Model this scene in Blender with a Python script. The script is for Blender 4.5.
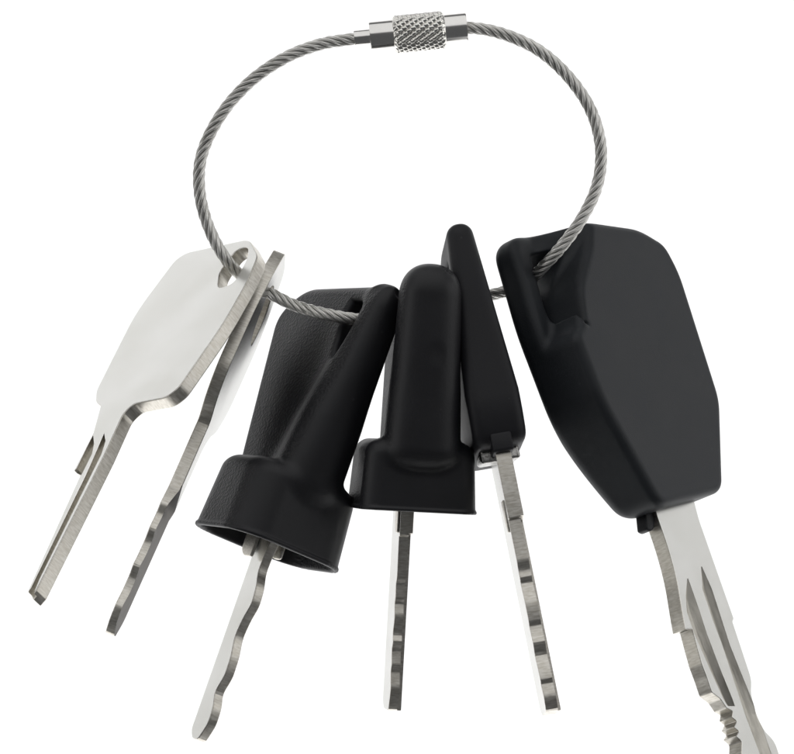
import bpy, bmesh, math
import numpy as np
from mathutils import Vector, Matrix

for o in list(bpy.data.objects):
    bpy.data.objects.remove(o)
scene = bpy.context.scene
COL = scene.collection

# ------------------------------------------------------------------ camera, world, lamps, exposure
S = 0.156e-3                 # metres in one working unit (0.156 mm)
D = 2600.0                   # camera distance in working units
CX, CY = 397.0, 377.0

cam_data = bpy.data.cameras.new("camera")
cam = bpy.data.objects.new("camera", cam_data)
COL.objects.link(cam)
cam.location = (0, -D*S, 0)
cam.rotation_euler = (math.radians(90), 0, 0)
cam_data.sensor_fit = 'HORIZONTAL'
cam_data.sensor_width = 36.0
cam_data.lens = 36.0*D/794.0
cam_data.clip_start = 0.005
cam_data.clip_end = 50
scene.camera = cam

world = bpy.data.worlds.new("World")
scene.world = world
world.use_nodes = True
bg = world.node_tree.nodes["Background"]
bg.inputs[0].default_value = (0.95, 0.97, 1.0, 1)
bg.inputs[1].default_value = 0.10

scene.view_settings.view_transform = 'Standard'
scene.view_settings.look = 'None'
scene.view_settings.exposure = 0.0
scene.view_settings.gamma = 1.0

def area(name, loc, target, sx, sy, power, color=(1, 1, 1)):
    l = bpy.data.lights.new(name, 'AREA')
    l.shape = 'RECTANGLE'; l.size = sx; l.size_y = sy
    l.energy = power; l.color = color
    o = bpy.data.objects.new(name, l)
    COL.objects.link(o)
    o.location = loc
    o.rotation_euler = (Vector(target)-Vector(loc)).to_track_quat('-Z', 'Y').to_euler()
    return o

area("backdrop_lamp", (0, 0.16, 0.62), (0, 0.75, 0.52), 6.0, 0.25, 24)
area("backdrop_lamp", (0, 0.16, -0.62), (0, 0.75, -0.52), 6.0, 0.25, 24)
area("backdrop_lamp", (0, 0.10, -0.55), (0, 0.18, -0.9), 3.0, 0.30, 6)  # added lamp aimed at the sweep floor; its bounce brightens the connector's underside
area("overhead_softbox", (-0.05, -0.26, 0.47), (0, 0, 0), 1.1, 0.85, 2.4)
area("added_fill", (0.60, -0.15, 0.17), (0, 0, 0.02), 0.46, 0.40, 0.75)  # added fill light from the right, lifts the black plastic and key edges
area("added_fill", (-0.60, -0.22, 0.06), (0, 0, -0.02), 0.35, 0.50, 0.62)  # added fill light from the left, brightens blade edges and plastic

# ------------------------------------------------------------------ materials
def new_mat(name):
    m = bpy.data.materials.new(name); m.use_nodes = True
    nt = m.node_tree
    return m, nt, nt.nodes["Principled BSDF"]

def node(nt, t, **kw):
    n = nt.nodes.new(t)
    for k, v in kw.items():
        setattr(n, k, v)
    return n

def metal(name, c0, c1, r0, r1, scale=(250, 250, 250), nscale=1.0, bump=0.0, bscale=(900, 900, 900), bdist=0.00006):
    m, nt, p = new_mat(name)
    L = nt.links.new
    tc = node(nt, 'ShaderNodeTexCoord')
    mp = node(nt, 'ShaderNodeMapping'); mp.inputs['Scale'].default_value = scale
    nz = node(nt, 'ShaderNodeTexNoise'); nz.inputs['Scale'].default_value = nscale; nz.inputs['Detail'].default_value = 6
    L(tc.outputs['Object'], mp.inputs['Vector']); L(mp.outputs[0], nz.inputs['Vector'])
    cr = node(nt, 'ShaderNodeValToRGB')
    cr.color_ramp.elements[0].position = 0.33; cr.color_ramp.elements[0].color = (*c0, 1)
    cr.color_ramp.elements[1].position = 0.67; cr.color_ramp.elements[1].color = (*c1, 1)
    L(nz.outputs['Fac'], cr.inputs[0]); L(cr.outputs[0], p.inputs['Base Color'])
    mr = node(nt, 'ShaderNodeMapRange')
    mr.inputs['To Min'].default_value = r0; mr.inputs['To Max'].default_value = r1
    L(nz.outputs['Fac'], mr.inputs['Value']); L(mr.outputs[0], p.inputs['Roughness'])
    p.inputs['Metallic'].default_value = 1.0
    if bump:
        m2 = node(nt, 'ShaderNodeMapping'); m2.inputs['Scale'].default_value = bscale
        n2 = node(nt, 'ShaderNodeTexNoise'); n2.inputs['Scale'].default_value = 1.0; n2.inputs['Detail'].default_value = 3
        L(tc.outputs['Object'], m2.inputs['Vector']); L(m2.outputs[0], n2.inputs['Vector'])
        b = node(nt, 'ShaderNodeBump'); b.inputs['Strength'].default_value = bump; b.inputs['Distance'].default_value = bdist
        L(n2.outputs['Fac'], b.inputs['Height']); L(b.outputs[0], p.inputs['Normal'])
    return m

M_FACE = metal("nickel_satin", (.575, .57, .54), (.67, .665, .64), .17, .30, scale=(95, 95, 95), bump=.05, bscale=(500, 500, 500), bdist=.00003)
M_EDGE = metal("nickel_milled_edge", (.52, .49, .43), (.72, .695, .64), .28, .46, scale=(900, 3500, 4200), bump=.2, bscale=(500, 5200, 5200), bdist=.00004)
M_GROOVE = metal("nickel_milled_groove", (.44, .42, .37), (.58, .555, .50), .26, .38, scale=(900, 900, 300), bump=.3, bscale=(3000, 3000, 500))
M_DARK = metal("dark_milling", (.045, .039, .033), (.075, .066, .056), .34, .46, scale=(900, 900, 300), bump=.3, bscale=(3000, 3000, 500))  # much darker brown metal for the long bevelled milling
M_CHROME = metal("polished_chrome", (.74, .725, .70), (.80, .785, .76), .15, .22, scale=(120, 120, 120))
M_KNURL = metal("knurled_chrome", (.70, .68, .64), (.80, .79, .75), .14, .22, scale=(400, 400, 400))
M_CABLE = metal("steel_wire", (.62, .61, .58), (.76, .75, .72), .24, .34, scale=(300, 300, 300))
M_RUST = metal("tarnished_collar", (.12, .115, .11), (.55, .54, .52), .15, .4, scale=(900, 900, 900), bump=.6, bscale=(1500, 1500, 1500), bdist=.0001)

def plastic(name, c, rough, grain=0.0, gscale=2600, gdist=.00006, spec=.4, grain_mask=False):
    m, nt, p = new_mat(name)
    L = nt.links.new
    tc = node(nt, 'ShaderNodeTexCoord')
    nz = node(nt, 'ShaderNodeTexNoise'); nz.inputs['Scale'].default_value = 140; nz.inputs['Detail'].default_value = 7
    L(tc.outputs['Object'], nz.inputs['Vector'])
    cr = node(nt, 'ShaderNodeValToRGB')
    cr.color_ramp.elements[0].position = .3; cr.color_ramp.elements[0].color = (c[0]*.85, c[1]*.85, c[2]*.85, 1)
    cr.color_ramp.elements[1].position = .75; cr.color_ramp.elements[1].color = (c[0]*1.2, c[1]*1.2, c[2]*1.2, 1)
    L(nz.outputs['Fac'], cr.inputs[0])
    # sparse lint and rubbed specks
    ds = node(nt, 'ShaderNodeTexVoronoi'); ds.inputs['Scale'].default_value = 420; ds.inputs['Randomness'].default_value = 1
    L(tc.outputs['Object'], ds.inputs['Vector'])
    dm = node(nt, 'ShaderNodeMapRange'); dm.inputs['From Min'].default_value = .10; dm.inputs['From Max'].default_value = .05
    L(ds.outputs['Distance'], dm.inputs['Value'])
    sp = node(nt, 'ShaderNodeSeparateColor'); L(ds.outputs['Color'], sp.inputs[0])
    gt = node(nt, 'ShaderNodeMath', operation='GREATER_THAN'); gt.inputs[1].default_value = .72; L(sp.outputs[0], gt.inputs[0])
    mu = node(nt, 'ShaderNodeMath', operation='MULTIPLY'); L(dm.outputs[0], mu.inputs[0]); L(gt.outputs[0], mu.inputs[1])
    m3 = node(nt, 'ShaderNodeMath', operation='MULTIPLY'); L(mu.outputs[0], m3.inputs[0]); m3.inputs[1].default_value = .12
    mx = node(nt, 'ShaderNodeMix', data_type='RGBA'); L(m3.outputs[0], mx.inputs[0]); L(cr.outputs[0], mx.inputs[6]); mx.inputs[7].default_value = (.09, .09, .09, 1)
    L(mx.outputs[2], p.inputs['Base Color'])
    mr = node(nt, 'ShaderNodeMapRange'); mr.inputs['To Min'].default_value = rough-.08; mr.inputs['To Max'].default_value = rough+.08
    L(nz.outputs['Fac'], mr.inputs['Value']); L(mr.outputs[0], p.inputs['Roughness'])
    p.inputs['Specular IOR Level'].default_value = spec
    if grain:
        vz = node(nt, 'ShaderNodeTexVoronoi'); vz.inputs['Scale'].default_value = gscale
        L(tc.outputs['Object'], vz.inputs['Vector'])
        b = node(nt, 'ShaderNodeBump'); b.inputs['Strength'].default_value = grain; b.inputs['Distance'].default_value = gdist
        L(vz.outputs['Distance'], b.inputs['Height'])
        b2 = node(nt, 'ShaderNodeBump'); b2.inputs['Strength'].default_value = .03; b2.inputs['Distance'].default_value = .0004
        L(nz.outputs['Fac'], b2.inputs['Height']); L(b2.outputs[0], b.inputs['Normal'])
        if grain_mask:   # moulded leather grain only on the two flat cheeks (local X faces), smooth spine
            geo = node(nt, 'ShaderNodeVectorTransform'); geo.vector_type = 'NORMAL'; geo.convert_from = 'WORLD'; geo.convert_to = 'OBJECT'
            g = node(nt, 'ShaderNodeNewGeometry'); L(g.outputs['Normal'], geo.inputs[0])
            sx = node(nt, 'ShaderNodeSeparateXYZ'); L(geo.outputs[0], sx.inputs[0])
            ab = node(nt, 'ShaderNodeMath', operation='ABSOLUTE'); L(sx.outputs[0], ab.inputs[0])
            m1 = node(nt, 'ShaderNodeMapRange'); m1.inputs['From Min'].default_value = .82; m1.inputs['From Max'].default_value = .97
            m1.inputs['To Max'].default_value = grain; m1.inputs['To Min'].default_value = .05
            L(ab.outputs[0], m1.inputs['Value']); L(m1.outputs[0], b.inputs['Strength'])
        L(b.outputs[0], p.inputs['Normal'])
    return m

M_RUBBER = plastic("black_moulded_rubber", (.0110, .0110, .0132), .47, .9, 2800, .00010, .36, True)
M_HOOD = plastic("black_rubber_hood", (.0125, .0125, .015), .52, .15, 3000, .00005, .28)
M_FOB = plastic("black_fob_plastic", (.0150, .0172, .0205), .52, .22, 5200, .00004, .30)

m, nt, p = new_mat("white_paper")
p.inputs['Base Color'].default_value = (.88, .88, .88, 1); p.inputs['Roughness'].default_value = .9
p.inputs['Specular IOR Level'].default_value = .1
nz = node(nt, 'ShaderNodeTexNoise'); nz.inputs['Scale'].default_value = 30
cr = node(nt, 'ShaderNodeValToRGB'); cr.color_ramp.elements[0].color = (.87, .87, .87, 1); cr.color_ramp.elements[1].color = (.89, .89, .89, 1)
nt.links.new(nz.outputs['Fac'], cr.inputs[0]); nt.links.new(cr.outputs[0], p.inputs['Base Color'])
M_PAPER = m

# ------------------------------------------------------------------ helpers
def world_pt(x, y, Y):
    k = (D+Y)/D
    return np.array([(x-CX)*k, Y, -(y-CY)*k])

class Frame:
    """Local axes of a key: t across its thickness, u across its width (away from camera), w up along its length."""
    def __init__(s, x, y, Y, d, b, psi):
        d = np.array(d, float); d /= np.hypot(*d)
        V = np.array([d[0], b, -d[1]]); V /= np.linalg.norm(V)
        P = np.array([d[1], 0, d[0]])
        W = -V
        Q = np.cross(W, P)
        c, n = math.cos(math.radians(psi)), math.sin(math.radians(psi))
        s.T = c*P + n*Q; s.U = -n*P + c*Q; s.W = W
        s.o = world_pt(x, y, Y)
    def matrix(s):
        m = Matrix.Identity(4)
        for r in range(3):
            m[r][0], m[r][1], m[r][2], m[r][3] = s.T[r], s.U[r], s.W[r], s.o[r]*S
        return m
    def un(s, x, y, t=0.0):
        c = np.array([0, -D, 0.0]); ray = np.array([x-CX, D, -(y-CY)])
        pl = s.o + t*s.T
        k = np.dot(pl-c, s.T)/np.dot(ray, s.T)
        q = c+k*ray-s.o
        return (float(np.dot(q, s.U)), float(np.dot(q, s.W)))
    def uns(s, pts, t=0.0):
        return [s.un(q[0], q[1], t) for q in pts]

def rounded(pts, rad):
    """Round polygon corners; rad a number or list."""
    n = len(pts); out = []
    for i in range(n):
        p0, p1, p2 = (np.array(pts[(i+k) % n], float)[:2] for k in (-1, 0, 1))
        r = rad[i] if isinstance(rad, (list, tuple)) else rad
        a, b = p0-p1, p2-p1
        la, lb = np.linalg.norm(a), np.linalg.norm(b)
        a /= la; b /= lb
        cut = min(r, la*.45, lb*.45)
        if cut < .2:
            out.append(tuple(p1)); continue
        s0, s1 = p1+a*cut, p1+b*cut
        k = max(3, int(cut/1.5)); k = min(k, 10)
        for j in range(k+1):
            f = j/k
            out.append(tuple((1-f)**2*s0+2*f*(1-f)*p1+f*f*s1))
    return out

def thing(name, label, cat, mat4, group=None):
    o = bpy.data.objects.new(name, None)
    COL.objects.link(o)
    o.empty_display_size = .005
    o.matrix_world = mat4
    o["label"] = label; o["category"] = cat
    if group: o["group"] = group
    return o

def link(name, me, parent=None, mats=None, label=None):
    o = bpy.data.objects.new(name, me)
    COL.objects.link(o)
    if parent: o.parent = parent
    for m_ in mats or []: me.materials.append(m_)
    if label: o["label"] = label
    return o

def shade(me, ang=32):
    me.polygons.foreach_set("use_smooth", [True]*len(me.polygons))
    me.set_sharp_from_angle(angle=math.radians(ang))

def plate(outline, holes, t0, t1, bevel=.8, res=2):
    """Closed plate in local (t,u,w) from a (u,w) outline; returns a mesh in metres."""
    cu = bpy.data.curves.new("c", 'CURVE'); cu.dimensions = '2D'; cu.fill_mode = 'BOTH'
    for pts in [outline]+list(holes):
        sp = cu.splines.new('POLY'); sp.points.add(len(pts)-1)
        for q, c in zip(sp.points, pts): q.co = (c[0], c[1], 0, 1)
        sp.use_cyclic_u = True
    h = (t1-t0)/2
    cu.extrude = h-bevel; cu.bevel_depth = bevel; cu.bevel_resolution = res; cu.offset = -bevel
    ob = bpy.data.objects.new("c", cu); COL.objects.link(ob)
    dg = bpy.context.evaluated_depsgraph_get()
    me = bpy.data.meshes.new_from_object(ob.evaluated_get(dg))
    bpy.data.objects.remove(ob); bpy.data.curves.remove(cu)
    tc = (t0+t1)/2
    bm = bmesh.new(); bm.from_mesh(me)
    for v in bm.verts:
        x, y, z = v.co
        v.co = ((z+tc)*S, x*S, y*S)
    bmesh.ops.remove_doubles(bm, verts=bm.verts, dist=.05*S)
    bmesh.ops.recalc_face_normals(bm, faces=bm.faces)
    bm.to_mesh(me); bm.free()
    me.materials.clear()
    return me

def prism(poly3a, poly3b):
    """Closed prism mesh between two equal-length loops of (t,u,w) points."""
    bm = bmesh.new()
    A = [bm.verts.new(Vector(q)*S) for q in poly3a]; B = [bm.verts.new(Vector(q)*S) for q in poly3b]
    n = len(A)
    bm.faces.new(A); bm.faces.new(B[::-1])
    for i in range(n):
        bm.faces.new((A[i], B[i], B[(i+1) % n], A[(i+1) % n]))
    bmesh.ops.recalc_face_normals(bm, faces=bm.faces)
    me = bpy.data.meshes.new("p"); bm.to_mesh(me); bm.free()
    return me

def cut(me, cutters, op='DIFFERENCE'):
    """Boolean list of cutter meshes from me; cut faces get the cutter's material slot."""
    ob = bpy.data.objects.new("b", me); COL.objects.link(ob)
    tmp = []
    for c in cutters:
        co = bpy.data.objects.new("k", c); COL.objects.link(co); tmp.append(co)
        md = ob.modifiers.new("b", 'BOOLEAN'); md.operation = op; md.object = co; md.solver = 'EXACT'; md.use_self = True
    dg = bpy.context.evaluated_depsgraph_get()
    out = bpy.data.meshes.new_from_object(ob.evaluated_get(dg))
    for o in tmp+[ob]: bpy.data.objects.remove(o)
    return out

def edge_slots(me, groove_test=None):
    """Face-slot 0 for broad faces, 1 for edge faces; groove_test(center, normal) gives slot 2."""
    for f in me.polygons:
        n, c = f.normal, f.center/S
        k = 0 if abs(n.x) > .8 else 1
        if groove_test and groove_test(c, n): k = 2
        f.material_index = k

def split_at(me, w, slant=0.0):
    """Cut a key mesh across its length into upper and lower meshes that meet edge to edge."""
    res = []
    for keep_upper in (True, False):
        bm = bmesh.new(); bm.from_mesh(me)
        bmesh.ops.bisect_plane(bm, geom=bm.verts[:]+bm.edges[:]+bm.faces[:], plane_co=(0, 0, w*S),
                               plane_no=(0, slant, 1), clear_inner=keep_upper, clear_outer=not keep_upper)
        m2 = bpy.data.meshes.new("s"); bm.to_mesh(m2); bm.free()
        for mt in me.materials: m2.materials.append(mt)
        res.append(m2)
    return res

# ---- signed-distance modelling for the moulded plastic parts
def poly_sdf(pts, X, Y):
    pts = np.array(pts, float); n = len(pts)
    dmin = np.full(X.shape, 1e9); sgn = np.ones(X.shape)
    for i in range(n):
        a, b = pts[i], pts[(i+1) % n]
        e = b-a; wx, wy = X-a[0], Y-a[1]
        h = np.clip((wx*e[0]+wy*e[1])/max(e@e, 1e-9), 0, 1)
        dx, dy = wx-e[0]*h, wy-e[1]*h
        dmin = np.minimum(dmin, dx*dx+dy*dy)
        c1 = Y >= a[1]; c2 = Y < b[1]; c3 = e[0]*wy > e[1]*wx
        flip = (c1 & c2 & c3) | (~c1 & ~c2 & ~c3)
        sgn = np.where(flip, -sgn, sgn)
    return sgn*np.sqrt(dmin)

def smin(a, b, k):
    h = np.maximum(k-np.abs(a-b), 0)/k
    return np.minimum(a, b)-h*h*k*.25
def smax(a, b, k): return -smin(-a, -b, k)
def rmax(a, b, r):
    """Intersection with a round of radius r."""
    a, b = a+r, b+r
    return np.minimum(np.maximum(a, b), 0)+np.sqrt(np.maximum(a, 0)**2+np.maximum(b, 0)**2)-r

def surface_nets(f, lo, hi, vox):
    ax = [np.arange(l, h+vox, vox) for l, h in zip(lo, hi)]
    G = np.meshgrid(*ax, indexing='ij')
    F = f(*G).astype(np.float64)
    ins = F < 0
    nx, ny, nz = (s-1 for s in F.shape)
    cnt = np.zeros((nx, ny, nz), np.int8)
    offs = [(i, j, k) for i in (0, 1) for j in (0, 1) for k in (0, 1)]
    for i, j, k in offs: cnt += ins[i:i+nx, j:j+ny, k:k+nz]
    act = np.argwhere((cnt > 0) & (cnt < 8))
    idx = -np.ones((nx, ny, nz), np.int64)
    idx[tuple(act.T)] = np.arange(len(act))
    acc = np.zeros((len(act), 3)); num = np.zeros(len(act))
    for a in offs:
        for axi in range(3):
            if a[axi]: continue
            b = list(a); b[axi] = 1
            va = F[act[:, 0]+a[0], act[:, 1]+a[1], act[:, 2]+a[2]]
            vb = F[act[:, 0]+b[0], act[:, 1]+b[1], act[:, 2]+b[2]]
            m_ = (va < 0) != (vb < 0)
            t = np.where(m_, va/np.where(m_, va-vb, 1), 0)
            q = np.array(a, float)[None]+0*acc; q[:, axi] += t
            acc += np.where(m_[:, None], q, 0); num += m_
    V = (act+acc/num[:, None])*vox+np.array(lo)
    quads = []
    for axi in range(3):
        o1, o2 = [(1, 2), (2, 0), (0, 1)][axi]
        sl = [slice(1, -1)]*3; sl[axi] = slice(0, -1)
        sl2 = list(sl); sl2[axi] = slice(1, None)
        A, B = ins[tuple(sl)], ins[tuple(sl2)]
        e = np.argwhere(A != B)
        if not len(e): continue
        flag = A[tuple(e.T)]
        base = e+1; base[:, axi] -= 1
        def c(d1, d2):
            q = base.copy(); q[:, o1] -= d1; q[:, o2] -= d2
            return idx[tuple(q.T)]
        Q = np.stack([c(1, 1), c(0, 1), c(0, 0), c(1, 0)], 1)
        Q[~flag] = Q[~flag][:, ::-1]
        quads.append(Q)
    Q = np.concatenate(quads)
    me = bpy.data.meshes.new("m")
    me.vertices.add(len(V)); me.vertices.foreach_set("co", (V*S).ravel())
    me.loops.add(Q.size); me.loops.foreach_set("vertex_index", Q.ravel())
    me.polygons.add(len(Q)); me.polygons.foreach_set("loop_start", np.arange(len(Q))*4)
    me.update(calc_edges=True); me.validate()
    me.polygons.foreach_set("use_smooth", [True]*len(me.polygons))
    return me

# ------------------------------------------------------------------ backdrop (the white background of the photo)
def backdrop():
    bm = bmesh.new()
    prof = []                      # sweep: floor far below, curving up behind the keys
    for i in range(13):
        a = math.radians(90*i/12)
        prof.append((0.75-0.3+0.3*math.sin(a), -0.9+0.3-0.3*math.cos(a)))
    prof = [(-0.2, -0.9)]+prof+[(0.75, 1.2)]
    rows = [[bm.verts.new((x, y, z)) for (y, z) in prof] for x in (-3.2, 3.2)]
    for i in range(len(prof)-1):
        bm.faces.new((rows[0][i], rows[1][i], rows[1][i+1], rows[0][i+1]))
    bmesh.ops.recalc_face_normals(bm, faces=bm.faces)
    me = bpy.data.meshes.new("backdrop"); bm.to_mesh(me); bm.free()
    shade(me, 40)
    o = link("backdrop", me, None, [M_PAPER]); o["kind"] = "structure"
backdrop()

# ------------------------------------------------------------------ the cable ring
ring = thing("cable_ring", "round twisted steel cable loop with a knurled screw connector, carrying all six keys", "keyring",
             Matrix.Translation(Vector(world_pt(411, 33, 0)*S)))
RO = world_pt(411, 33, 0)

def catmull(P, per=40):
    P = np.array(P); out = []
    Q = np.vstack([2*P[0]-P[1], P, 2*P[-1]-P[-2]])
    for i in range(1, len(Q)-2):
        p0, p1, p2, p3 = Q[i-1:i+3]
        d01, d12, d23 = (max(np.linalg.norm(b-a), 1e-6)**.5 for a, b in ((p0, p1), (p1, p2), (p2, p3)))
        m1 = (p2-p1)+d12*((p1-p0)/d01-(p2-p0)/(d01+d12))
        m2 = (p2-p1)+d12*((p3-p2)/d23-(p3-p1)/(d12+d23))
        for j in range(per):
            t = j/per
            out.append((2*t**3-3*t*t+1)*p1+(t**3-2*t*t+t)*m1+(-2*t**3+3*t*t)*p2+(t**3-t*t)*m2)
    out.append(P[-1])
    return np.array(out)

PATH = [(358, 38.5, 0), (346, 40, 0), (322, 44, 0), (287, 57, 0), (250, 82, 0), (219, 118, 0), (201, 158, 0), (200, 195, 0), (211, 233, 0),
        (228, 262, 0), (240, 275, 6), (256, 287, 12), (272, 294.5, 8), (296, 306, 0), (330, 315, -14), (360, 319.5, -12), (392, 318, 2),
        (432, 308, 12), (470, 299, 34), (496, 294, 50), (512, 289, 48), (528, 281, 30), (545, 265, 5), (562, 246, -2), (581, 220, -2), (597, 186, 0), (601, 150, 0),
        (592, 113, 0), (571, 80, 0), (541, 52, 0), (510, 36.5, 0), (484, 29.5, 0), (464, 27.6, 0)]

def tube_rings(bm, C, N1, N2, r, sides):
    rings = []
    for c, a, b in zip(C, N1, N2):
        rings.append([bm.verts.new(Vector((c+r*(math.cos(2*math.pi*k/sides)*a+math.sin(2*math.pi*k/sides)*b))*S)) for k in range(sides)])
    for i in range(len(rings)-1):
        for k in range(sides):
            bm.faces.new((rings[i][k], rings[i][(k+1) % sides], rings[i+1][(k+1) % sides], rings[i+1][k]))

def build_cable():
    C = catmull([world_pt(*q) for q in PATH], 60)
    seg = np.r_[0, np.cumsum(np.linalg.norm(np.diff(C, axis=0), axis=1))]
    n = int(seg[-1]/2.2)
    s = np.linspace(0, seg[-1], n)
    C = np.stack([np.interp(s, seg, C[:, k]) for k in range(3)], 1)
    for _ in range(3):
        C[1:-1] = (C[:-2]+2*C[1:-1]+C[2:])/4
    C -= RO
    Tn = np.gradient(C, axis=0); Tn /= np.linalg.norm(Tn, axis=1)[:, None]
    N1 = np.zeros_like(C); v = np.cross(Tn[0], (0, 1, 0)); N1[0] = v/np.linalg.norm(v)
    for i in range(1, n):
        v = N1[i-1]-Tn[i]*np.dot(N1[i-1], Tn[i]); N1[i] = v/np.linalg.norm(v)
    N2 = np.cross(Tn, N1)
    bm = bmesh.new()
    tube_rings(bm, C, N1, N2, 2.6, 8)
    Rs, pitch = 4.3, 62.0
    for k in range(6):
        a = 2*math.pi*(k/6+s/pitch)
        cs, sn = np.cos(a)[:, None], np.sin(a)[:, None]
        er, et = cs*N1+sn*N2, -sn*N1+cs*N2
        sc = C+Rs*er
        tang = np.gradient(sc, axis=0); tang /= np.linalg.norm(tang, axis=1)[:, None]
        e2 = np.cross(tang, er)
        tube_rings(bm, sc, er, e2, 1.4, 6)
        for j in range(6):
            b = 2*math.pi*(j/6 + s/150.0)
            w = sc+1.22*(np.cos(b)[:, None]*er+np.sin(b)[:, None]*e2)
            tube_rings(bm, w, er, e2, .78, 6)
    me = bpy.data.meshes.new("cable"); bm.to_mesh(me); bm.free()
    me.polygons.foreach_set("use_smooth", [True]*len(me.polygons))
    link("cable", me, ring, [M_CABLE])
build_cable()

def lathe(axis0, axis1, prof, nseg=64, disp=None):
    """Surface of revolution; prof = list of (s along axis, radius); image-space axis ends."""
    A, B = world_pt(*axis0)-RO, world_pt(*axis1)-RO
    X = (B-A)/np.linalg.norm(B-A); Yv = np.array([0, 1.0, 0]); Zv = np.cross(X, Yv)
    bm = bmesh.new(); rows = []
    for (sx, r) in prof:
        row = []
        for k in range(nseg):
            th = 2*math.pi*k/nseg
            rr = r+(disp(sx, th, r) if disp else 0)
            row.append(bm.verts.new(Vector((A+X*sx+rr*(math.cos(th)*Yv+math.sin(th)*Zv))*S)))
        rows.append(row)
    for i in range(len(rows)-1):
        for k in range(nseg):
            bm.faces.new((rows[i][k], rows[i][(k+1) % nseg], rows[i+1][(k+1) % nseg], rows[i+1][k]))
    bm.faces.new(rows[0]); bm.faces.new(rows[-1][::-1])
    bmesh.ops.recalc_face_normals(bm, faces=bm.faces)
    me = bpy.data.meshes.new("l"); bm.to_mesh(me); bm.free()
    shade(me, 35)
    return me

AX0, AX1 = (354, 38.8, 0), (467, 27.8, 0)
def tube_prof(a, b, r, c=1.0, hole=None, deep=6):
    p = [(a+.0, r-c), (a+c*.3, r-c*.3), (a+c, r), (a+c+.6, r), (a+c+1.5, r), ((a+b)/2, r), (b-c-1.5, r), (b-c-.6, r), (b-c, r), (b-c*.3, r-c*.3), (b, r-c)]
    if hole: p += [(b, hole+1.2), (b-1, hole), (b-deep, hole)]
    return p
link("ferrule", lathe(AX0, AX1, tube_prof(0, 20, 8.0)), ring, [M_CHROME])
link("barrel", lathe(AX0, AX1, tube_prof(16, 41, 15.3, .8)), ring, [M_CHROME])
link("barrel", lathe(AX0, AX1, tube_prof(87, 113.5, 15.3, .8, 9.5)), ring, [M_CHROME])
def knurl(sx, th, r):
    if r < 16.5: return 0
    e = min(1, (sx-40)/2.5, (91-sx)/2.5)
    a = th*17/(2*math.pi)+sx/10.0
    b = th*22/(2*math.pi)-sx/8.0
    tri = lambda q: abs((q % 1)-.5)*2
    return max(0, e)*(2.2*min(tri(a)*1.2, .8) + .7*min(tri(b)*1.3, .8))
pr = [(39.5, 14), (39.6, 16.0)]+[(40+i*.5, 16.6) for i in range(0, 103)]+[(91.5, 16.0), (91.6, 14)]
link("knurled_sleeve", lathe(AX0, AX1, pr, 288, knurl), ring, [M_KNURL])

# ------------------------------------------------------------------ flat metal keys
GROUP_FLAT = "all-metal flat keys on the cable ring"

def key_flat_broad():
    F = Frame(236, 271, 0, (-.505, .863), -.6, 31.6)
    T = 14.0
    t_front = -T/2
    up = lambda pts, t=t_front: F.uns(pts, t)
    out = [(249, 239), (186.6, 252.5), (175, 260), (135.4, 312.8), (96, 391), (95.5, 401.5), (100.5, 405.5),
           (93, 433), (73.8, 470.3), (80.9, 473.5), (27.6, 591), (30.5, 597), (36.5, 590),
           (104.8, 454), (123.5, 413), (134, 403.5), (166, 397.5), (178, 388.5), (199, 358.5), (224, 322.5), (246, 283.7), (258, 256)]
    rad = [12, 10, 10, 25, 6, 5, 2, 0, .5, .5, 1, 1, 1, 0, 8, 8, 14, 14, 12, 20, 12, 9]
    pts = rounded(up(out), rad)
    hole = rounded(up([(217.5, 289), (219.5, 272), (236, 250), (248, 246.5), (247.5, 258), (234, 283)]), 9)
    me = plate(pts, [hole], -T/2, T/2, 1.1, 2)
    dep = 4.2
    def groove(px):
        q = up(px); 
        return prism([(t_front-3, u, w) for u, w in q], [(t_front+dep, u, w) for u, w in q])
    g1 = groove([(104.2, 433), (105.5, 441), (101.5, 454), (39.5, 579), (31, 600), (22, 600), (31, 588), (86, 475), (97, 450)])
    g2 = groove([(93.2, 435), (94, 444), (92, 454), (81, 476), (72, 472.5), (76.5, 468.5), (88, 445)])
    nb = len(me.polygons)
    me = cut(me, [g1, g2])
    me.materials.clear()
    for m_ in (M_FACE, M_EDGE, M_GROOVE): me.materials.append(m_)
    wcut = F.un(108, 440, t_front)[1]+40
    edge_slots(me, lambda c, n: c.z < wcut-20 and abs(n.x) > .8 and abs(c.x-(t_front+dep)) < .4)
    shade(me, 13)
    root = thing("metal_key", "all-metal key at far left lying broad side on, pale blank bow with slot hole", "key", F.matrix(), GROUP_FLAT)
    w_split = F.un(113, 411, t_front)[1]
    a, b = split_at(me, w_split)
    link("bow", a, root); link("blade", b, root)
key_flat_broad()

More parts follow.
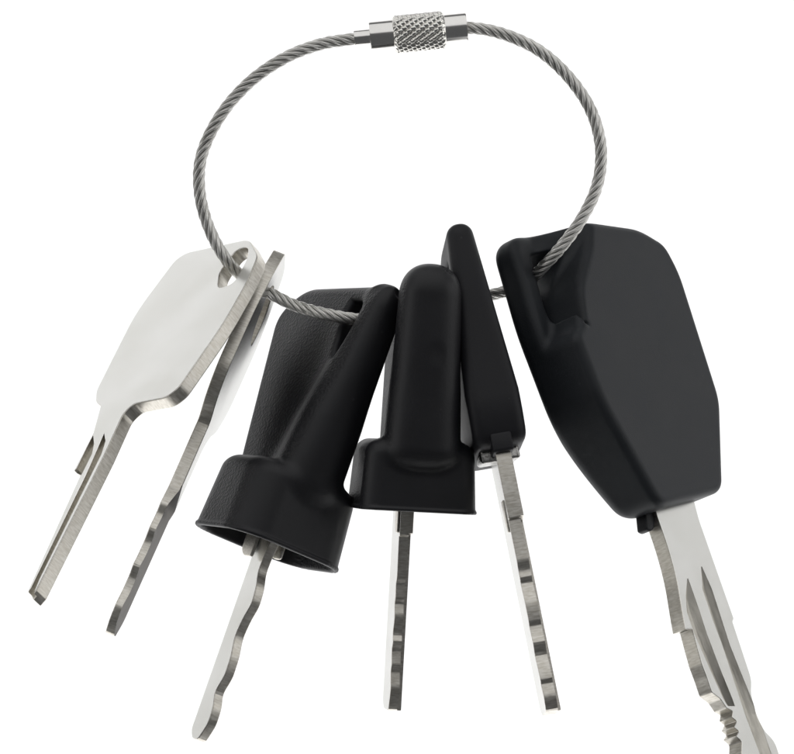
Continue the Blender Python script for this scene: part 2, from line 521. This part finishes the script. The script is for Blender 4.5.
def key_flat_edge():
    F = Frame(277, 254, 4, (-.392, .925), -.36, -4.5)
    T = 12.5
    # (u, w=-v)
    out = [(10, 8), (60, 8), (104, -55), (104, -140), (84, -172), (58, -186), (44, -204), (44, -396), (38, -414), (32, -414), (22, -404),
           (17, -388), (22, -372), (21, -356), (15, -346), (19, -334), (19, -318), (13, -308), (16, -290), (12, -280), (18, -258), (14, -200), (14, -186), (-10, -168), (-24, -140), (-24, -70), (-6, -20)]
    rad = [5, 14, 26, 20, 12, 8, 8, 6, 3, 3, 4, 4, 4, 4, 4, 4, 4, 4, 4, 4, 3, 8, 10, 16, 22, 30, 20]
    me = plate(rounded(out, rad), [rounded([(10, -30), (36, -20), (66, -40), (62, -84), (30, -76)], 16)], -T/2, T/2, 1.0, 2)
    # long bevelled milling on the right cheek, running out to a point towards the bow
    h = T/2
    A = [(h+2, 8, -236), (h+2, 10, -236), (h-.6, 8, -236)]
    mid = [(h+2, 6, -286), (h+2, 72, -286), (-.5, 6, -286)]
    end = [(h+2, 6, -425), (h+2, 72, -425), (-.5, 6, -425)]
    c1, c2 = prism(A, mid), prism(mid, end)
    bm = bmesh.new(); vs = [[bm.verts.new(Vector(q)*S) for q in L] for L in (A, mid, end)]
    for i in range(2):
        for k in range(3): bm.faces.new((vs[i][k], vs[i][(k+1) % 3], vs[i+1][(k+1) % 3], vs[i+1][k]))
    bm.faces.new(vs[0]); bm.faces.new(vs[2][::-1]); bmesh.ops.recalc_face_normals(bm, faces=bm.faces)
    cm = bpy.data.meshes.new("cc"); bm.to_mesh(cm); bm.free()
    me = cut(me, [cm])
    me.materials.clear()
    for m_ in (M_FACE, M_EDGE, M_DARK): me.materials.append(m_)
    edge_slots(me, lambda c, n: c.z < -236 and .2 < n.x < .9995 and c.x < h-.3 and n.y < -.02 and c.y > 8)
    shade(me, 13)
    root = thing("metal_key", "all-metal key turned edge on, between the pale broad key and the tilted hooded rubber key", "key", F.matrix(), GROUP_FLAT)
    a, b = split_at(me, -190)
    link("bow", a, root); link("blade", b, root)
key_flat_edge()

# ------------------------------------------------------------------ rubber keys with flared hood
GROUP_HOOD = "black rubber keys with flared hoods"

def hooded_mesh(sp_t, sp_u, sp_c, near, hole_u, th_, top, dents, corner, ctop):
    """Rubber head; sp_* give the spine's half widths and centre at top and bottom."""
    def f(t, u, v_):
        return hooded_sdf(t, u, -v_, sp_t, sp_u, sp_c, near, hole_u, th_, top, dents, corner, ctop)
    return surface_nets(f, (-68, -96, -258), (68, 98, 10), 1.5)

def hooded_sdf(t, u, v, sp_t, sp_u, sp_c, near, hole_u, th_, top, dents, corner, ctop):
    k = np.clip(v/190, 0, 1)
    lerp = lambda q: q[0]+(q[1]-q[0])*k
    ru = lerp(sp_u)
    dv = np.maximum(np.maximum(top-v, v-186), 0)
    a = np.abs(t)/lerp(sp_t); b = np.abs(u-lerp(sp_c))/ru; c = dv/np.where(v < 100, top-1, 25.0)
    spine = ((a**2.3+b**2.3+c**2.3)**(1/2.3)-1)*ru
    pl = poly_sdf(rounded([(near[0], ctop), (58, ctop), (90, ctop+28), (35, 200), (near[1], 200)], [4, 24, 30, 4, 4]), u[0], v[0])[None]
    th = th_[0]+(th_[1]-th_[0])*k - 5*np.exp(-((u+18)/22)**2)*np.clip((v-30)/60, 0, 1)
    slab = rmax(pl+0*t, np.abs(t)-th, 9)
    uc = hole_u-(v-48)*-.12
    hw = 18*np.clip((84-v)/50, .02, 1)**.6
    hole = np.maximum(np.abs(u-uc)-hw, np.maximum(20-v, v-80))
    slab = smax(slab, -hole, 5)
    body = smin(spine, slab, 9+13*np.clip((v-70)/60, 0, 1))
    for (dt, du, dvv, r) in dents:
        body = smax(body, r-np.sqrt((t-dt)**2+(u-du)**2+(v-dvv)**2), 2)
    # hood, slightly flared
    k = np.clip((v-180)/72, 0, 1)
    fl = .93+.07*k
    ht, hu, r = 60*fl, 52*fl, corner
    q1, q2 = np.abs(t)-(ht-r), np.abs(u+14)-(hu-r)
    d2 = np.sqrt(np.maximum(q1, 0)**2+np.maximum(q2, 0)**2)+np.minimum(np.maximum(q1, q2), 0)-r
    hood = np.where(v > 216, np.maximum(d2, v-252), rmax(d2, 180-v, 15))
    lip = np.maximum(np.abs(d2)-1.3, np.abs(v-250)-2.0)
    hood = np.minimum(hood, lip)
    body = smin(body, hood, 7)
    cav = np.maximum(d2+4.0, 206-v)
    body = np.maximum(body, -cav)
    blk = np.maximum(np.maximum(np.abs(t)-15, np.abs(u+10)-30), np.maximum(v-240, 180-v))
    return np.minimum(body, blk)


def blade_profile(u0, u1, v0, v1, cuts):
    """Blade outline (u,w): near edge with bitting cuts [(v, depth)]."""
    near = [(u0+dp, -v) for v, dp in cuts]
    pts = [(u0, -v0)]+near+[(u0+10, -v1), (u1-6, -v1), (u1, -v1+8), (u1, -v0)]
    rad = [0]+[5.0]*len(near)+[4, 4, 3, 0]
    return rounded(pts, rad)

def blade_mesh(u0, u1, v0, v1, cuts, T, ledge=None, grooved=True):
    me = plate(blade_profile(u0, u1, v0, v1, cuts), [], -T/2, T/2, .8, 2)
    cs = []
    um = u0+(u1-u0)*.62
    for sgn in (-1, 1) if grooved else ():     # one long groove on each cheek
        x0, x1 = sgn*(T/2+2), sgn*(T/2-2.6)
        a = [(x0, um-5, -v0-30), (x0, um+5, -v0-30), (x0, um+5, -v1-8), (x0, um-5, -v1-8)]
        b = [(x1, um-4, -v0-34), (x1, um+4, -v0-34), (x1, um+4, -v1-8), (x1, um-4, -v1-8)]
        cs.append(prism(a, b))
    if ledge:               # the right half of the near edge is milled lower than the left
        lt, ld, lv = ledge
        a = [(lt, u0-6, -lv), (T/2+3, u0-6, -lv), (T/2+3, u0+ld, -lv-4), (lt, u0+ld, -lv-4)]
        b = [(x, y, -v1-8) for x, y, _ in a]
        cs.append(prism(a, b))
    if cs: me = cut(me, cs)
    me.materials.clear()
    for m_ in (M_FACE, M_EDGE, M_GROOVE): me.materials.append(m_)
    edge_slots(me, lambda c, n: abs(c.x) < T/2-1.2 and abs(n.x) > .8)
    shade(me, 13)
    return me

def prong(t0, t1, u0, u1, v0, v1):
    me = plate(rounded([(u0, -v0), (u1, -v0), (u1, -v1+6), (u1-6, -v1), (u0, -v1)], [0, 0, 3, 4, 3]), [], t0, t1, 1.0)
    me.materials.append(M_EDGE); shade(me, 13)
    return me

def key_hooded(F, label, head, cuts, bu, v1, T, prongs, ledge, scale=1.0):
    mt = F.matrix() @ Matrix.Diagonal((scale, scale, scale, 1))
    root = thing("rubber_key", label, "key", mt, GROUP_HOOD)
    link("head", head, root, [M_RUBBER])
    link("blade", blade_mesh(bu[0], bu[1], 236, v1, cuts, T, ledge, False), root)
    for q in prongs: link("prong", prong(*q), root)
    return root

key_hooded(Frame(349.5, 287, 48, (-.325, .945), -.2, 31),
           "black rubber key tilted to show the dark open underside of its flared hood",
           hooded_mesh((15, 29), (15, 27), (-74, -44), (-70, -45), -51, (13, 28), 26, [(4, -84, 6, 5.5)], 33, 4),
           [(258, 6), (274, 7), (288, 1), (304, -1), (318, 5), (334, 8), (352, 3), (370, 2), (386, 9), (398, 3), (414, 2)], (-29, -2), 430, 9,
           [(-15, -11.5, -18, 2, 236, 264), (9, 12, -26, -8, 236, 258)], None, 1.12)
key_hooded(Frame(421.5, 266, 0, (-.055, .998), -.03, 11),
           "upright black rubber key in the middle with thick rounded spine facing front",
           hooded_mesh((30, 38), (29, 30), (-52, -52), (-58, -58), -8, (13, 28), 34, [(9, -128.7, 92, 48), (14, -66, 8, 4)], 19, 22),
           [(278, 0), (279, 3), (322, 2), (328, 6), (343, 4), (348, 7.5), (362, 3), (380, 8), (388, 4), (396, 9), (412, 5), (418, 8), (436, 3), (448, 6)], (2, 44), 459, 14,
           [(-9, -7.5, 6, 20, 236, 276)], (2.5, 12, 274), .97)

# ------------------------------------------------------------------ slim black key
def key_slim():
    F = Frame(454.5, 236, 20, (.19, .982), -.25, 6)
    def f(t, u, v_):
        v = -v_
        pl = poly_sdf(rounded([(-48, 0), (50, 0), (92, 40), (92, 190), (70, 222), (-38, 222), (-48, 190)], [14, 30, 30, 20, 10, 14, 30]), u[0], v[0])[None]
        th = 12+14*np.clip(v/170, 0, 1)
        d = rmax(pl+0*t, np.abs(t)-th, 11.0)
        hole = poly_sdf(rounded([(-24, 30), (20, 30), (30, 100), (-20, 100)], 14), u[0], v[0])[None]+0*t
        dent = np.sqrt((t+1)**2+(u+49)**2+(v-5)**2)-4
        return smax(smax(d, -hole, 4), -dent, 1.5)
    me = surface_nets(f, (-34, -56, -230), (34, 100, 8), 1.5)
    root = thing("slim_key", "slim black plastic key seen edge on with tarnished metal collar, behind the upright hooded key", "key", F.matrix() @ Matrix.Diagonal((1.03, 1.03, 1.03, 1)))
    link("head", me, root, [M_HOOD])
    col = plate(rounded([(-18, -214), (22, -214), (22, -228), (-18, -233)], 3), [], -20, 18, 3, 3)
    col.materials.append(M_RUST); shade(col, 40); link("collar", col, root)
    link("blade", blade_mesh(-34, 14, 214, 475, [(292, 0), (293, 3), (334, 2), (341, 5.5), (349, 4.5), (353, 7.5), (372, 3.5), (391, 4.5), (394, 7), (403, 6), (412, 4), (421, 9.5), (433, 6.5), (446, 5), (449, 7.5), (463, 5)], 15, (4, 16, 290), False), root)
    blk = plate(rounded([(-42, -210), (-14, -210), (-14, -229), (-42, -229)], 3), [], -10, 10, 2)
    blk.materials.append(M_HOOD); shade(blk, 40); link("blade_guard", blk, root)
    rib = prong(-8.7, -7.3, -24, -14, 272, 303); link("rib", rib, root)
key_slim()

# ------------------------------------------------------------------ big black fob key
def key_fob():
    F = Frame(560, 290, -38, (.33, .944), -.15, -37)
    up = lambda pts, t=0.0: F.uns(pts, t)
    dh, ph = np.array([.33, .944]), np.array([.944, -.33])
    pd = lambda L: [tuple(p*ph+d*dh) for p, d in L]
    face = up(pd([(438, 386), (484, 402), (530, 426), (549, 449), (554, 482), (550, 616), (523, 702), (457, 697), (436, 577), (433, 480)]))
    face_r = rounded(face, [22, 20, 16, 12, 20, 14, 12, 16, 20, 20])
    scoop = rounded(up([(590, 190), (589, 245), (579, 285), (582, 322), (576, 334), (552, 337), (500, 345), (400, 345), (400, 190)]), [0, 12, 20, 8, 6, 10, 10, 0, 0])
    uA, uB = up([(530, 240)], -40)[0][0], up([(592, 225)])[0][0]
    hole = rounded(up([(531, 255)], -40)+up([(556, 247)], -26)+up([(579, 246), (573, 285), (579, 325)], -9)+up([(574, 332)], -20)+up([(555, 333), (544, 300)], -39), [5, 8, 8, 14, 5, 4, 5, 8])
    wa, wb = up(pd([(450, 600)]))[0][1], up(pd([(450, 700)]))[0][1]
    U = [q[0] for q in face]; W = [q[1] for q in face]
    def f(t, u, w):
        A = poly_sdf(face_r, u[0], w[0])[None]
        tb = -74+20*np.clip((wa-w)/(wa-wb), 0, 1)**1.5
        d = rmax(rmax(A+0*t, t, 9), tb-t, 16)
        sc = poly_sdf(scoop, u[0], w[0])[None]
        ramp = -40+40*np.clip((u-uA)/(uB-uA), 0, 1)**1.7
        sc = smax(sc+0*t, ramp-t, 8)
        d = smax(d, -sc, 10)
        h = poly_sdf(hole, u[0], w[0])[None]
        return smax(d, -(h+0*t), 4)
    me = surface_nets(f, (-86, min(U)-6, min(W)-6), (6, max(U)+6, max(W)+6), 1.5)
    root = thing("fob_key", "largest black key at far right, bulky moulded fob with wide grooved silver blade", "key", F.matrix())
    link("fob", me, root, [M_FOB])
    # blade
    T = 16.0; tf = -26.0
    out = [(650, 492), (692, 492), (699.3, 520), (734, 618.6), (732.7, 621.5), (752, 680), (751, 694), (757.9, 717), (764, 730), (775, 741), (781, 760), (786, 800), (765, 830), (748, 810),
           (741, 770), (742, 741), (736, 736), (739, 731), (734, 727), (737, 721), (732, 717), (733, 711), (727, 708), (721, 699), (712, 692), (707, 677), (702, 664), (697, 646), (692.5, 629), (685.5, 629.5), (683.3, 618), (677, 579.6), (669, 549.4), (657.5, 516)]
    rad = [0, 0, 6, 1, .5, 12, 8, 6, 6, 8, 10, 10, 8, 8, 8, 3]+[1.5]*7+[2]*5+[1, 1, 6, 20, 20, 4]
    bl = plate(rounded(up(out, tf), rad), [], tf-T, tf, .8, 2)
    def groove(px, dep):
        """V-bottomed milling: (left, ridge, right) stations along its length."""
        bm = bmesh.new(); rows = []
        for l, r_ in px:
            q0, q1 = up([l], tf)[0], up([r_], tf)[0]
            m0 = tuple(q0[i]*.62+q1[i]*.38 for i in (0, 1)); m1 = tuple(q0[i]*.4+q1[i]*.6 for i in (0, 1))
            w_ = min(1, math.dist(q0, q1)/10)
            rows.append([bm.verts.new(Vector(v)*S) for v in ((tf+2, *q0), (tf-.2, *q0), (tf-dep*w_, *m0), (tf-dep*w_, *m1), (tf-.2, *q1), (tf+2, *q1))])
        for i in range(len(rows)-1):
            for k in range(6):
                bm.faces.new((rows[i][k], rows[i][(k+1) % 6], rows[i+1][(k+1) % 6], rows[i+1][k]))
        bm.faces.new(rows[0]); bm.faces.new(rows[-1][::-1]); bmesh.ops.recalc_face_normals(bm, faces=bm.faces)
        me = bpy.data.meshes.new("g"); bm.to_mesh(me); bm.free(); return me
    g1 = groove([((687.2, 578.5), (688.2, 578.5)), ((685.8, 596), (694.5, 596)), ((687, 612), (700, 612)), ((694.5, 634), (707, 634)), ((709.5, 668), (720, 668)), ((723.5, 699), (733, 700)), ((728, 706), (735, 706))], 5)
    g2 = groove([((701, 566.5), (702, 566.5)), ((702.5, 589), (712, 589)), ((712.8, 620), (722, 620)), ((721.6, 643), (730, 645)), ((746, 717), (757, 712)), ((760, 754), (771, 752)), ((774, 800), (786, 800)), ((780, 850), (795, 850))], 4.5)
    bl = cut(bl, [g1, g2])
    bl.materials.clear()
    for m_ in (M_FACE, M_EDGE, M_GROOVE): bl.materials.append(m_)
    edge_slots(bl, lambda c, n: n.x > .25 and tf-8 < c.x < tf-.9 and not (abs(n.x) < .3))
    shade(bl, 13)
    link("blade", bl, root)
    nub = rounded(up([(644, 500), (655, 497), (655.5, 527), (652, 531), (647, 529)], tf-4), 3)
    nm = plate(nub, [], tf-T-1, tf-4, 2); nm.materials.append(M_HOOD); shade(nm, 40)
    link("blade_guard", nm, root)
key_fob()
bpy.context.view_layer.update()
